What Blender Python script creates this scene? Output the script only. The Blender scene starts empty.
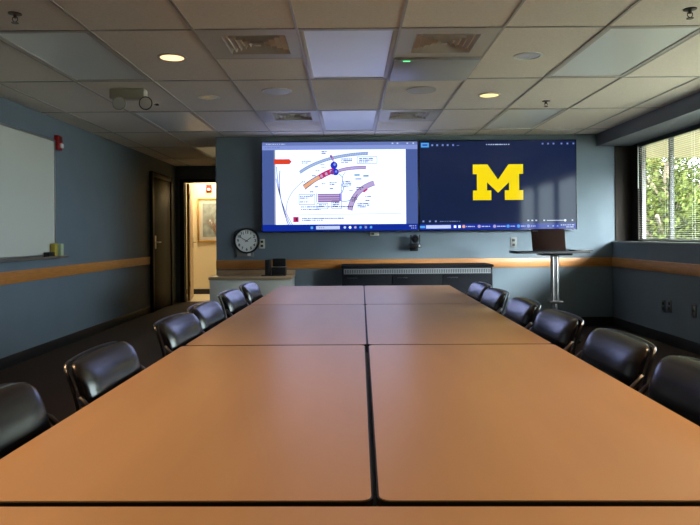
import bpy, bmesh, math, random
from mathutils import Vector, Matrix
random.seed(7)
sc = bpy.context.scene
COL = sc.collection
PI = math.pi
# ------------------------------------------------------------------ camera
HC = 1.13                 # camera height
CEIL = 2.35
FPX = 637.0
ROLL = math.radians(0.45)
PX0, PY0 = 350.0, 235.5
cam_d = bpy.data.cameras.new('camera'); cam = bpy.data.objects.new('camera', cam_d); COL.objects.link(cam)
cam_d.sensor_width = 36.0; cam_d.lens = 36.0 * FPX / 700.0
cam_d.shift_x = 0.0; cam_d.shift_y = -(262.5 - PY0) / 700.0
cam_d.clip_start = 0.02; cam_d.clip_end = 300
cam.matrix_world = Matrix.Translation((0, 0, HC)) @ Matrix.Rotation(PI/2, 4, 'X') @ Matrix.Rotation(-ROLL, 4, 'Z')
sc.camera = cam
def P(px, py, Y):
    dx, dy = px - PX0, PY0 - py
    c, s = math.cos(ROLL), math.sin(ROLL)
    tx, ty = dx*c + dy*s, -dx*s + dy*c
    return (tx/FPX*Y, Y, HC + ty/FPX*Y)
# ------------------------------------------------------------------ view, world, sun
sc.view_settings.view_transform = 'Standard'; sc.view_settings.look = 'None'
sc.view_settings.exposure = 0.76; sc.view_settings.gamma = 1.0
sc.view_settings.use_curve_mapping = False
sc.cycles.max_bounces = 10; sc.cycles.diffuse_bounces = 6; sc.cycles.glossy_bounces = 4
sc.cycles.transparent_max_bounces = 12; sc.cycles.sample_clamp_indirect = 6.0
sc.cycles.use_denoising = True
w = bpy.data.worlds.new('World'); sc.world = w; w.use_nodes = True
bg = w.node_tree.nodes['Background']; bg.inputs[0].default_value = (0.80, 0.92, 1.0, 1); bg.inputs[1].default_value = 7.5
sd = bpy.data.lights.new('sun', 'SUN'); sd.energy = 22.0; sd.angle = math.radians(1.0); sd.color = (1.0, 0.93, 0.8)
sun = bpy.data.objects.new('sun', sd); COL.objects.link(sun)
sun.rotation_euler = (math.radians(38), math.radians(-12), 0)      # high sun from behind the room
s2 = bpy.data.lights.new('hazy_sky_glow', 'SUN'); s2.energy = 27.0; s2.angle = math.radians(26); s2.color = (0.92, 0.97, 1.0)
so = bpy.data.objects.new('hazy_sky_glow', s2); COL.objects.link(so)
_d = Vector((-0.52, 0.85, -0.37)); so.rotation_euler = _d.to_track_quat('-Z', 'Y').to_euler()   # glow of the bright sky low behind the camera's right
WARM = (1.0, 0.62, 0.30)
DOWN_W = 15.5
HALL_W = 20.0
SCREEN_E = 0.56

# ------------------------------------------------------------------ materials
def mat(name, col, rough=0.5, metal=0.0, spec=0.5, noise=0.0, nscale=20.0, bump=0.0, bscale=200.0, coat=0.0, emit=None, estr=0.0, stretch=None):
    m = bpy.data.materials.new(name); m.use_nodes = True
    nt = m.node_tree; b = nt.nodes['Principled BSDF']
    b.inputs['Base Color'].default_value = (*col, 1)
    b.inputs['Roughness'].default_value = rough
    b.inputs['Metallic'].default_value = metal
    b.inputs['Specular IOR Level'].default_value = spec
    if coat: b.inputs['Coat Weight'].default_value = coat; b.inputs['Coat Roughness'].default_value = 0.15
    if emit: b.inputs['Emission Color'].default_value = (*emit, 1); b.inputs['Emission Strength'].default_value = estr
    tc = nt.nodes.new('ShaderNodeTexCoord'); mp = nt.nodes.new('ShaderNodeMapping')
    nt.links.new(tc.outputs['Object'], mp.inputs[0])
    if stretch: mp.inputs['Scale'].default_value = stretch
    if noise:
        n = nt.nodes.new('ShaderNodeTexNoise'); n.inputs['Scale'].default_value = nscale; n.inputs['Detail'].default_value = 6
        nt.links.new(mp.outputs[0], n.inputs['Vector'])
        r = nt.nodes.new('ShaderNodeMapRange'); r.inputs[1].default_value = 0.3; r.inputs[2].default_value = 0.7
        r.inputs[3].default_value = 1 - noise; r.inputs[4].default_value = 1 + noise
        nt.links.new(n.outputs['Fac'], r.inputs[0])
        mx = nt.nodes.new('ShaderNodeMix'); mx.data_type = 'RGBA'; mx.blend_type = 'MULTIPLY'; mx.inputs[0].default_value = 1
        mx.inputs[6].default_value = (*col, 1)
        nt.links.new(r.outputs[0], mx.inputs[7]); nt.links.new(mx.outputs[2], b.inputs['Base Color'])
    if bump:
        n2 = nt.nodes.new('ShaderNodeTexNoise'); n2.inputs['Scale'].default_value = bscale; n2.inputs['Detail'].default_value = 4
        nt.links.new(mp.outputs[0], n2.inputs['Vector'])
        bp = nt.nodes.new('ShaderNodeBump'); bp.inputs['Strength'].default_value = bump; bp.inputs['Distance'].default_value = 0.002
        nt.links.new(n2.outputs['Fac'], bp.inputs['Height']); nt.links.new(bp.outputs[0], b.inputs['Normal'])
    return m
def emis(name, col, e=None):
    return mat(name, (0.01, 0.01, 0.012), rough=0.07, spec=0.22, emit=col, estr=SCREEN_E if e is None else e)
M = {}
M['wall'] = mat('blue paint', (0.156, 0.203, 0.252), 0.65, noise=0.04, nscale=3, bump=0.15, bscale=150)
M['rail'] = mat('oak rail', (0.55, 0.215, 0.050), 0.45, noise=0.16, nscale=7, stretch=(1, 1, 14), coat=0.1)
M['ceil'] = mat('ceiling tile', (0.78, 0.695, 0.61), 0.9, noise=0.06, nscale=90, bump=0.3, bscale=240)
M['tbar'] = mat('ceiling grid', (0.42, 0.385, 0.35), 0.5)
M['gyp'] = mat('grey gypsum', (0.30, 0.31, 0.33), 0.75)
M['soffit'] = mat('soffit paint', (0.19, 0.21, 0.25), 0.7)
M['carpet'] = mat('brown carpet', (0.034, 0.019, 0.011), 0.95, noise=0.35, nscale=60, bump=0.8, bscale=500)
M['base'] = mat('rubber baseboard', (0.012, 0.012, 0.013), 0.5)
M['jamb'] = mat('dark brown reveal', (0.022, 0.016, 0.013), 0.7, spec=0.2)
M['table'] = mat('honey laminate', (0.68, 0.42, 0.225), 0.34, spec=0.5, noise=0.07, nscale=5, stretch=(1, 0.12, 1))
M['tedge'] = mat('black edge band', (0.012, 0.009, 0.008), 0.5)
M['leather'] = mat('black leather', (0.006, 0.006, 0.010), 0.27, spec=0.8, bump=0.12, bscale=320, coat=0.3)
M['chrome'] = mat('satin steel tube', (0.55, 0.55, 0.57), 0.25, metal=1.0)
M['dsteel'] = mat('dark steel tube', (0.16, 0.16, 0.17), 0.28, metal=1.0)
M['blackp'] = mat('black plastic', (0.014, 0.014, 0.016), 0.4)
M['blackm'] = mat('black metal', (0.02, 0.02, 0.022), 0.35, metal=0.3)
M['bezel'] = mat('glossy bezel', (0.006, 0.006, 0.008), 0.25)
M['wboard'] = mat('whiteboard enamel', (0.70, 0.72, 0.66), 0.25, spec=0.5)
M['alu'] = mat('aluminium trim', (0.50, 0.50, 0.50), 0.35, metal=0.9)
M['tray'] = mat('dark aluminium tray', (0.22, 0.20, 0.19), 0.4, metal=0.5)
M['cabw'] = mat('off white cabinet', (0.76, 0.76, 0.72), 0.5)
M['cabtop'] = mat('tan countertop', (0.55, 0.38, 0.22), 0.4, noise=0.05, nscale=15)
M['cred'] = mat('charcoal cabinet', (0.008, 0.009, 0.013), 0.7, spec=0.1)
M['credtop'] = mat('charcoal cabinet top', (0.012, 0.012, 0.014), 0.65, spec=0.12)
M['grille'] = mat('pale vent grille', (0.30, 0.32, 0.36), 0.4, metal=0.4)
M['plate'] = mat('ivory plate', (0.62, 0.58, 0.50), 0.4)
M['gplate'] = mat('grey steel plate', (0.16, 0.16, 0.17), 0.35, metal=0.6)
M['plateg'] = mat('warm grey plastic', (0.22, 0.22, 0.21), 0.5)
M['dplate'] = mat('dull grey plate', (0.20, 0.20, 0.20), 0.5)
M['slot'] = mat('slot black', (0.01, 0.01, 0.01), 0.6)
M['white'] = mat('white plastic', (0.80, 0.80, 0.78), 0.4)
M['cface'] = mat('clock face', (0.90, 0.91, 0.93), 0.35)
M['cink'] = mat('clock ink', (0.02, 0.02, 0.04), 0.5)
M['red'] = mat('alarm red', (0.30, 0.008, 0.008), 0.35)
M['strobe'] = mat('clear strobe lens', (0.85, 0.85, 0.85), 0.1)
M['dwood'] = mat('dark stained wood', (0.010, 0.006, 0.004), 0.5, spec=0.2, noise=0.25, nscale=6, stretch=(1, 1, 0.1))
M['doorl'] = mat('pale door leaf', (0.50, 0.34, 0.18), 0.4, noise=0.1, nscale=6, stretch=(1, 1, 0.1))
M['brass'] = mat('dull brass', (0.35, 0.26, 0.14), 0.35, metal=0.9)
M['hall'] = mat('cream hall paint', (0.80, 0.68, 0.42), 0.7)
M['hfloor'] = mat('hall vinyl floor', (0.62, 0.56, 0.40), 0.4)
M['gframe'] = mat('gold picture frame', (0.45, 0.27, 0.07), 0.4)
M['mattb'] = mat('picture mat', (0.55, 0.52, 0.44), 0.7)
M['pic'] = mat('muted print', (0.26, 0.30, 0.28), 0.6, noise=0.3, nscale=9)
M['reed'] = mat('print reeds', (0.28, 0.16, 0.09), 0.6)
M['petal'] = mat('print petals', (0.60, 0.58, 0.56), 0.6)
M['vent'] = mat('painted vent metal', (0.55, 0.51, 0.47), 0.5)
M['dark'] = mat('vent throat', (0.02, 0.02, 0.02), 0.8)
M['lens'] = mat('acrylic lens', (0.78, 0.79, 0.78), 0.30, spec=0.8, bump=0.06, bscale=130)
M['mic'] = mat('array panel grey', (0.42, 0.42, 0.44), 0.45)
M['green'] = mat('green led', (0.0, 0.2, 0.05), 0.3, emit=(0.1, 1.0, 0.3), estr=1.5)
M['lampon'] = mat('lit lamp lens', (0.8, 0.7, 0.5), 0.5, emit=(1.0, 0.60, 0.30), estr=1.25)
M['lampon2'] = mat('lit yellow lamp lens', (0.8, 0.7, 0.5), 0.5, emit=(1.0, 0.74, 0.30), estr=0.85)
M['refl'] = mat('specular reflector', (0.85, 0.85, 0.85), 0.3, metal=1.0)
M['beige'] = mat('beige plastic', (0.45, 0.42, 0.33), 0.45)
M['lamphead'] = mat('lamp head lens', (0.85, 0.85, 0.80), 0.15, metal=0.3)
M['brassd'] = mat('dark sprinkler', (0.10, 0.07, 0.05), 0.35, metal=0.8)
M['slat'] = mat('blind slat', (0.42, 0.40, 0.35), 0.5)
M['mull'] = mat('window mullion', (0.60, 0.62, 0.62), 0.4)
M['mullg'] = mat('grey window mullion', (0.04, 0.043, 0.043), 0.6)
M['bframe'] = mat('bronze window frame', (0.05, 0.04, 0.034), 0.4)
M['eave'] = mat('tan eave boards', (0.25, 0.20, 0.105), 0.7, noise=0.08, nscale=4)
M['ground'] = mat('dry lawn', (0.30, 0.30, 0.235), 0.9, noise=0.2, nscale=2)
M['bark'] = mat('bark', (0.16, 0.12, 0.09), 0.9, noise=0.3, nscale=12)
M['leafa'] = mat('green leaves', (0.040, 0.052, 0.008), 0.7, spec=0.1, noise=0.45, nscale=1.6)
M['leafb'] = mat('olive leaves', (0.060, 0.058, 0.013), 0.7, spec=0.1, noise=0.45, nscale=1.6)
M['lapb'] = mat('dark brown laptop lid', (0.030, 0.015, 0.012), 0.5, spec=0.25)
M['ltop'] = mat('lectern top laminate', (0.02, 0.02, 0.023), 0.5, spec=0.2)
M['yellow'] = mat('yellow card box', (0.55, 0.42, 0.05), 0.5)
M['pgreen'] = mat('pale green box', (0.50, 0.58, 0.38), 0.5)
M['exttan'] = mat('tan exterior wall', (0.45, 0.40, 0.33), 0.8)
# glass pane
g = bpy.data.materials.new('window glass'); g.use_nodes = True
nt = g.node_tree; nt.nodes.clear()
o_ = nt.nodes.new('ShaderNodeOutputMaterial'); mx_ = nt.nodes.new('ShaderNodeMixShader'); t_ = nt.nodes.new('ShaderNodeBsdfTransparent'); gl = nt.nodes.new('ShaderNodeBsdfGlossy')
gl.inputs['Roughness'].default_value = 0.02; t_.inputs[0].default_value = (0.93, 0.96, 0.94, 1); mx_.inputs[0].default_value = 0.06
nt.links.new(t_.outputs[0], mx_.inputs[1]); nt.links.new(gl.outputs[0], mx_.inputs[2]); nt.links.new(mx_.outputs[0], o_.inputs[0])
M['glass'] = g
# eave boards: add plank lines
def plank_lines(m, axis, scale):
    nt = m.node_tree; b = nt.nodes['Principled BSDF']
    tc = nt.nodes.new('ShaderNodeTexCoord'); wv = nt.nodes.new('ShaderNodeTexWave'); wv.bands_direction = axis; wv.inputs['Scale'].default_value = scale
    nt.links.new(tc.outputs['Object'], wv.inputs['Vector'])
    bp = nt.nodes.new('ShaderNodeBump'); bp.inputs['Strength'].default_value = 0.8; bp.inputs['Distance'].default_value = 0.01
    nt.links.new(wv.outputs['Fac'], bp.inputs['Height']); nt.links.new(bp.outputs[0], b.inputs['Normal'])
plank_lines(M['eave'], 'X', 3.0)

# ------------------------------------------------------------------ mesh helpers
class MB:
    def __init__(s): s.bm = bmesh.new(); s.mats = []
    def _mi(s, m):
        if m is None: return 0
        if m not in s.mats: s.mats.append(m)
        return s.mats.index(m)
    def _merge(s, b2, m, smooth):
        mi = s._mi(m)
        for f in b2.faces: f.material_index = mi; f.smooth = smooth
        me = bpy.data.meshes.new('t'); b2.to_mesh(me); b2.free(); s.bm.from_mesh(me); bpy.data.meshes.remove(me)
    def box(s, x0, x1, y0, y1, z0, z1, m=None, bev=0.0, seg=2, mx=None):
        b = bmesh.new(); bmesh.ops.create_cube(b, size=1.0)
        for v in b.verts:
            v.co = Vector(((x0+x1)/2 + v.co.x*(x1-x0), (y0+y1)/2 + v.co.y*(y1-y0), (z0+z1)/2 + v.co.z*(z1-z0)))
        if bev: bmesh.ops.bevel(b, geom=b.edges[:], offset=bev, segments=seg, affect='EDGES', profile=0.5)
        if mx: bmesh.ops.transform(b, matrix=mx, verts=b.verts)
        s._merge(b, m, bev > 0); return s
    def cyl(s, a, b_, r, m=None, seg=16, r2=None, smooth=True):
        a, b_ = Vector(a), Vector(b_); d = b_ - a
        b = bmesh.new(); bmesh.ops.create_cone(b, cap_ends=True, segments=seg, radius1=r, radius2=r if r2 is None else r2, depth=d.length)
        q = Vector((0, 0, 1)).rotation_difference(d.normalized())
        bmesh.ops.transform(b, matrix=Matrix.Translation((a+b_)/2) @ q.to_matrix().to_4x4(), verts=b.verts)
        s._merge(b, m, smooth); return s
    def sph(s, c, r, m=None, sc3=(1, 1, 1), seg=20):
        b = bmesh.new(); bmesh.ops.create_uvsphere(b, u_segments=seg, v_segments=seg//2, radius=r)
        for v in b.verts: v.co = Vector((c[0]+v.co.x*sc3[0], c[1]+v.co.y*sc3[1], c[2]+v.co.z*sc3[2]))
        s._merge(b, m, True); return s
    def tube(s, pts, r, m=None, seg=10, closed=False):
        pts = [Vector(p) for p in pts]; b = bmesh.new(); rings = []; n = len(pts); up = None
        for i, p in enumerate(pts):
            if closed: t = pts[(i+1) % n] - pts[i-1]
            else: t = pts[min(i+1, n-1)] - pts[max(i-1, 0)]
            t.normalize()
            if up is None:
                up = Vector((0, 0, 1)) if abs(t.z) < 0.9 else Vector((1, 0, 0))
            x = t.cross(up)
            if x.length < 1e-4: x = t.cross(Vector((1, 0.3, 0)))
            x.normalize(); y = x.cross(t).normalized(); up = y
            rings.append([b.verts.new(p + x*math.cos(a)*r + y*math.sin(a)*r) for a in [2*PI*k/seg for k in range(seg)]])
        for i in range(n if closed else n-1):
            A, B = rings[i], rings[(i+1) % n]
            for k in range(seg): b.faces.new((A[k], A[(k+1) % seg], B[(k+1) % seg], B[k]))
        if not closed: b.faces.new(rings[0][::-1]); b.faces.new(rings[-1])
        bmesh.ops.recalc_face_normals(b, faces=b.faces); s._merge(b, m, True); return s
    def lathe(s, prof, c, m=None, seg=32, axis='Z', smooth=True):
        b = bmesh.new(); rings = []
        for (r, h) in prof:
            ring = []
            for k in range(seg):
                a = 2*PI*k/seg; u, v = r*math.cos(a), r*math.sin(a)
                co = (u, v, h) if axis == 'Z' else ((u, h, v) if axis == 'Y' else (h, u, v))
                ring.append(b.verts.new(Vector(co) + Vector(c)))
            rings.append(ring)
        for A, B in zip(rings, rings[1:]):
            for k in range(seg): b.faces.new((A[k], A[(k+1) % seg], B[(k+1) % seg], B[k]))
        b.faces.new(rings[0][::-1]); b.faces.new(rings[-1])
        bmesh.ops.remove_doubles(b, verts=b.verts, dist=1e-6)
        bmesh.ops.recalc_face_normals(b, faces=b.faces); s._merge(b, m, smooth); return s
    def prism(s, pts, z0, z1, m=None, fn=None):
        """polygon pts (u,v) extruded from z0 to z1; fn maps (u,v,w) to world"""
        fn = fn or (lambda u, v, w: (u, v, w)); b = bmesh.new()
        A = [b.verts.new(fn(u, v, z0)) for u, v in pts]; B = [b.verts.new(fn(u, v, z1)) for u, v in pts]; n = len(pts)
        b.faces.new(A[::-1]); b.faces.new(B)
        for k in range(n): b.faces.new((A[k], A[(k+1) % n], B[(k+1) % n], B[k]))
        bmesh.ops.recalc_face_normals(b, faces=b.faces); s._merge(b, m, False); return s
    def face(s, pts, m=None):
        b = bmesh.new(); b.faces.new([b.verts.new(p) for p in pts]); s._merge(b, m, False); return s
    def pad(s, fn, hw, hh, ht, n=6.0, m=None, rings=12, seg=56, bulge=3.2):
        b = bmesh.new(); fr, bk = [], []
        for i in range(1, rings+1):
            r = math.sin(PI/2*i/rings); t = ht*max(0.0, 1 - r**bulge)**0.5; A, B = [], []
            for k in range(seg):
                a = 2*PI*(k+0.5)/seg; c, si = math.cos(a), math.sin(a)
                R = (abs(c)**n + abs(si)**n)**(-1/n); u, v = c*R*r*hw, si*R*r*hh
                A.append(b.verts.new(fn(u, v, t))); B.append(b.verts.new(fn(u, v, -t)) if i < rings else A[-1])
            fr.append(A); bk.append(B)
        c0, c1 = b.verts.new(fn(0, 0, ht)), b.verts.new(fn(0, 0, -ht))
        for k in range(seg):
            k2 = (k+1) % seg
            b.faces.new((c0, fr[0][k], fr[0][k2])); b.faces.new((c1, bk[0][k2], bk[0][k]))
            for i in range(rings-1):
                b.faces.new((fr[i][k], fr[i+1][k], fr[i+1][k2], fr[i][k2]))
                b.faces.new((bk[i][k2], bk[i+1][k2], bk[i+1][k], bk[i][k]))
        bmesh.ops.recalc_face_normals(b, faces=b.faces); s._merge(b, m, True); return s
    def build(s, name, m=None, parent=None, loc=None):
        me = bpy.data.meshes.new(name); s.bm.to_mesh(me); s.bm.free()
        mats = s.mats if s.mats else [m or M['white']]
        for mm in mats: me.materials.append(mm)
        me.set_sharp_from_angle(angle=math.radians(38))
        o = bpy.data.objects.new(name, me); COL.objects.link(o)
        if parent is not None: o.parent = parent
        if loc is not None: o.location = loc
        return o
def tag(o, label, cat, group=None, kind=None):
    o['label'] = label; o['category'] = cat
    if group: o['group'] = group
    if kind: o['kind'] = kind
    return o
def thing(name, label, cat, loc=(0, 0, 0), rz=0.0, group=None):
    o = bpy.data.objects.new(name, None); COL.objects.link(o); o.location = loc; o.rotation_euler = (0, 0, rz); o.empty_display_size = 0.1
    return tag(o, label, cat, group)
def struct(name, mb, m=None, parent=None):
    o = mb.build(name, m, parent)
    if parent is None: o['kind'] = 'structure'
    return o
def copy_tree(o, parent=None):
    c = o.copy(); COL.objects.link(c)
    if parent is not None: c.parent = parent
    for ch in list(o.children): copy_tree(ch, c)
    return c
def text_bm(mb, txt, size, fn, m, th=0.0006):
    cu = bpy.data.curves.new('t', 'FONT'); cu.body = txt; cu.size = size; cu.align_x = 'CENTER'; cu.align_y = 'CENTER'; cu.extrude = th; cu.resolution_u = 3; cu.offset = 0.0012
    o = bpy.data.objects.new('t', cu); COL.objects.link(o)
    dg = bpy.context.evaluated_depsgraph_get(); me = bpy.data.meshes.new_from_object(o.evaluated_get(dg))
    b = bmesh.new(); b.from_mesh(me)
    for v in b.verts: v.co = Vector(fn(v.co.x, v.co.y, v.co.z))
    mb._merge(b, m, False); bpy.data.objects.remove(o); bpy.data.curves.remove(cu); bpy.data.meshes.remove(me)

# ------------------------------------------------------------------ room shell
XL, XR, XG = -3.0, 3.22, 3.47          # left wall, right wall face, window plane
YB, YR = 7.81, -3.2                    # screen wall, rear wall
YD = 11.0                              # door wall of the alcove
XC = -1.64                             # corner where the screen wall ends
SILL = 1.035; HEAD = 2.20
struct('floor', MB().box(XL-0.2, 3.6, YR-0.2, YD+0.12, -0.1, 0.0), M['carpet'])
cl = MB().box(XL-0.2, 3.7, YR-0.2, YD+0.12, CEIL+0.02, CEIL+0.12)
struct('ceiling', cl, M['ceil'])
# hung tiles between the grid lines (the ceiling's own pattern)
G0 = 3.75
xs = [-3.0] + [-2.745 + 0.61*k for k in range(10)] + [3.05]
ys = []
y = G0 - 1.22*6
while y < YD: ys.append(y); y += 1.22
ys = [YR] + [v for v in ys if v > YR + 0.05] + [YD]
SPEC = {}     # cells left open for fixtures: (column x0 rounded, row y0 rounded)
def cellkey(x, y): return (round(x*20), round(y*20))
open_cells = set()
light_cells = [(-0.305, G0), (-0.305, G0+2.44), (-2.135, G0), (1.525, G0), (-2.135, G0+2.44), (1.525, G0+2.44), (-2.135, G0+4.88), (-0.305, G0-2.44), (-0.305, G0-4.88), (-2.135, G0-2.44), (1.525, G0-2.44)]
for c in light_cells: open_cells.add(cellkey(*c))
vent_cells = [(-0.915, G0), (0.305, G0), (-0.915, G0+2.44), (0.305, G0+2.44)]
tl = MB()
for i in range(len(xs)-1):
    for j in range(len(ys)-1):
        x0, x1, y0, y1 = xs[i], xs[i+1], ys[j], ys[j+1]
        if x1 > 3.04 and False: continue
        if cellkey(x0, y0) in open_cells: continue
        if any(abs(x0-a) < 0.02 and abs(y0-b) < 0.02 for a, b in vent_cells): y0 += 0.61
        if abs(x0-0.305) < 0.02 and abs(ys[j]-G0) < 0.02: continue
        if x0 < XC - 0.0 or y0 < YB:
            yy1 = y1 if x1 <= XC+0.2 else min(y1, YB)
            if yy1 - y0 > 0.05: tl.box(x0+0.002, x1-0.002, y0+0.002, yy1-0.002, CEIL, CEIL+0.015)
struct('trim_1', tl, M['ceil'])
gr = MB(); hb = 0.0075
for x in xs[1:-1]: gr.box(x-hb, x+hb, YR, YD if x < XC else YB, CEIL-0.005, CEIL+0.012)
for y in ys[1:-1]: gr.box(XL, 3.03 if y < YB else XC, y-hb, y+hb, CEIL-0.0045, CEIL+0.012)
for a, b in vent_cells: gr.box(a, a+0.61, b+0.61-hb, b+0.61+hb, CEIL-0.0045, CEIL+0.012)
struct('trim_2', gr, M['tbar'])
struct('wall_left', MB().box(XL-0.15, XL, YR-0.2, YD+0.12, 0, CEIL+0.02), M['wall'])
struct('wall_screen', MB().box(XC, XG+0.08, YB, YB+0.14, 0, CEIL+0.02), M['wall'])
struct('wall_rear', MB().box(XL, XG, YR-0.15, YR, 0, CEIL+0.02), M['wall'])
# alcove
dx0, dx1, dh = -2.88, -1.98, 2.07
struct('wall_alcove', MB().box(XL, dx0, YD, YD+0.12, 0, CEIL).box(dx1, -1.45, YD, YD+0.12, 0, CEIL).box(dx0, dx1, YD, YD+0.12, dh, CEIL), M['wall'])
struct('wall_corner', MB().box(XC, XC+0.14, YB+0.14, YD, 0, CEIL), M['wall'])
# right wall with window band
WY0, WY1 = 2.26, 7.62
rw = MB().box(XR, XG+0.08, YR, YB, 0, SILL-0.02)
struct('wall_right', rw, M['wall'])
struct('trim_3', MB().box(XR-0.012, XG, YR, YB, SILL-0.02, SILL, bev=0.004), M['gyp'])
struct('wall_right_upper', MB().box(XG, XG+0.08, YR, YB, HEAD, CEIL+0.02).box(XG-0.02, XG+0.08, WY1, YB, SILL, HEAD).box(XG-0.02, XG+0.08, YR, WY0, SILL, HEAD), M['jamb'])
struct('trim_4', MB().box(3.03, XG, YR, YB, HEAD, CEIL+0.02), M['soffit'])
struct('trim_5', MB().box(3.252, XG-0.02, YB-0.012, YB, SILL, HEAD), M['jamb'])
# wood rail
RZ0, RZ1 = 0.728, 0.838
ra = MB().box(XC, XR, YB-0.02, YB, RZ0, RZ1, bev=0.003); struct('trim_6', ra, M['rail'])
M['railv'] = mat('oak rail side', (0.55, 0.215, 0.050), 0.45, noise=0.16, nscale=7, stretch=(1, 1, 14), coat=0.1)
struct('trim_7', MB().box(XL, XL+0.02, YR, 9.5, RZ0, RZ1, bev=0.003), M['railv'])
struct('trim_8', MB().box(XR-0.02, XR, YR, YB-0.02, RZ0, RZ1, bev=0.003), M['railv'])
# baseboards
struct('baseboard_screen', MB().box(XC, XR, YB-0.012, YB, 0, 0.11, bev=0.003), M['base'])
struct('baseboard_left', MB().box(XL, XL+0.012, YR, 9.5, 0, 0.10, bev=0.003), M['base'])
struct('baseboard_right', MB().box(XR-0.012, XR, YR, YB-0.012, 0, 0.11, bev=0.003), M['base'])
# door on the left wall of the alcove (closed, dark)
d2 = MB().box(XL, XL+0.045, 9.55, 9.63, 0, 2.12, bev=0.004).box(XL, XL+0.045, 10.55, 10.63, 0, 2.12, bev=0.004).box(XL, XL+0.045, 9.63, 10.55, 2.04, 2.12, bev=0.004)
o = struct('door_2', d2, M['dwood'])
MB().box(XL, XL+0.03, 9.635, 10.545, 0.01, 2.035, bev=0.003).build('door_leaf', M['dwood'], o)
MB().box(XL+0.03, XL+0.036, 9.69, 9.75, 0.95, 1.15, bev=0.003).cyl((XL+0.03, 9.72, 1.05), (XL+0.08, 9.72, 1.05), 0.01).cyl((XL+0.08, 9.71, 1.05), (XL+0.08, 9.83, 1.05), 0.009).build('door_handle', M['alu'], o)
# open door to the hall
d1 = MB().box(dx0-0.05, dx0+0.02, YD-0.02, YD+0.14, 0, dh+0.05, bev=0.004).box(dx1-0.02, dx1+0.05, YD-0.02, YD+0.14, 0, dh+0.05, bev=0.004).box(dx0, dx1, YD-0.02, YD+0.14, dh, dh+0.05, bev=0.004)
o = struct('door_1', d1, M['dwood'])
lf = MB().box(0, 0.045, 0, 0.86, 0.01, dh-0.01, bev=0.002).build('door_leaf', M['doorl'], o, (dx0+0.025, YD+0.15, 0)); lf.rotation_euler = (0, 0, math.radians(9.5))
MB().box(0.045, 0.051, 0.74, 0.80, 0.92, 1.12, bev=0.002).cyl((0.045, 0.77, 1.03), (0.10, 0.77, 1.03), 0.011).cyl((0.10, 0.78, 1.03), (0.10, 0.66, 1.03), 0.010).build('door_handle', M['brass'], lf)
MB().cyl((0.047, 0.0, 1.78), (0.047, 0.0, 1.88), 0.008).cyl((0.047, 0.0, 0.25), (0.047, 0.0, 0.35), 0.008).build('hinge', M['brass'], lf)
# hall beyond
HY = 12.55
struct('floor_hall', MB().box(-5.0, -0.5, YD+0.12, HY+0.1, -0.1, -0.001), M['hfloor'])
struct('wall_hall', MB().box(-5.0, -0.5, HY, HY+0.1, 0, 2.5).box(-5.1, -5.0, YD+0.12, HY+0.1, 0, 2.5).box(-0.6, -0.5, YD+0.12, HY, 0, 2.5).box(-5.0, XL-0.15, YD+0.1, YD+0.12, 0, 2.5), M['hall'])
struct('ceiling_hall', MB().box(-5.1, -0.5, YD+0.12, HY+0.1, 2.4, 2.5), M['ceil'])
struct('baseboard_hall', MB().box(-5.0, -0.6, HY-0.012, HY, 0, 0.10), M['base'])
t = thing('hall_ceiling_light', 'square white hallway ceiling light beyond the open door', 'ceiling light', (-2.7, 12.15, 2.4))
MB().box(-0.32, 0.32, -0.32, 0.32, -0.03, 0, bev=0.005).build('housing', M['white'], t)
MB().box(-0.29, 0.29, -0.29, 0.29, -0.036, -0.03).build('diffuser', M['lampon2'], t)
ld = bpy.data.lights.new('hall_lamp', 'AREA'); ld.shape = 'SQUARE'; ld.size = 0.55; ld.energy = HALL_W; ld.color = (1.0, 0.80, 0.52)
lo = bpy.data.objects.new('hall_lamp', ld); COL.objects.link(lo); lo.location = (-2.7, 12.15, 2.355)
# framed print in the hall
t = thing('framed_print', 'gold framed print of reeds and pale flowers on the cream hallway wall', 'picture', (-2.62, HY-0.003, 1.455))
fw, fh = 0.375, 0.43
fr = MB()
for a in ((-fw, fw, fh-0.03, fh), (-fw, fw, -fh, -fh+0.03), (-fw, -fw+0.03, -fh+0.03, fh-0.03), (fw-0.03, fw, -fh+0.03, fh-0.03)): fr.box(a[0], a[1], -0.03, 0, a[2], a[3], bev=0.006)
fr.build('frame', M['gframe'], t)
MB().box(-fw+0.04, fw-0.04, -0.014, -0.002, -fh+0.04, fh-0.04).build('mat_board', M['mattb'], t)
pr = MB().box(-fw+0.10, fw-0.04, -0.017, -0.014, -fh+0.10, fh-0.10, M['pic'])
for k in range(16):
    x0 = -0.1+0.3*random.random(); x1 = x0 + random.uniform(-0.14, 0.14); z1 = random.uniform(-0.05, 0.22)
    pr.tube([(x0*0.4+0.05, -0.019, -0.30), ((x0+x1)/2, -0.019, -0.1), (x1, -0.019, z1)], 0.005, M['reed'], seg=5)
for k in range(14): pr.sph((random.uniform(-0.15, 0.2), -0.020, random.uniform(-0.15, 0.05)), 0.016, M['petal'], (1, 0.25, 1.3), 8)
pr.build('print', None, t)

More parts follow.
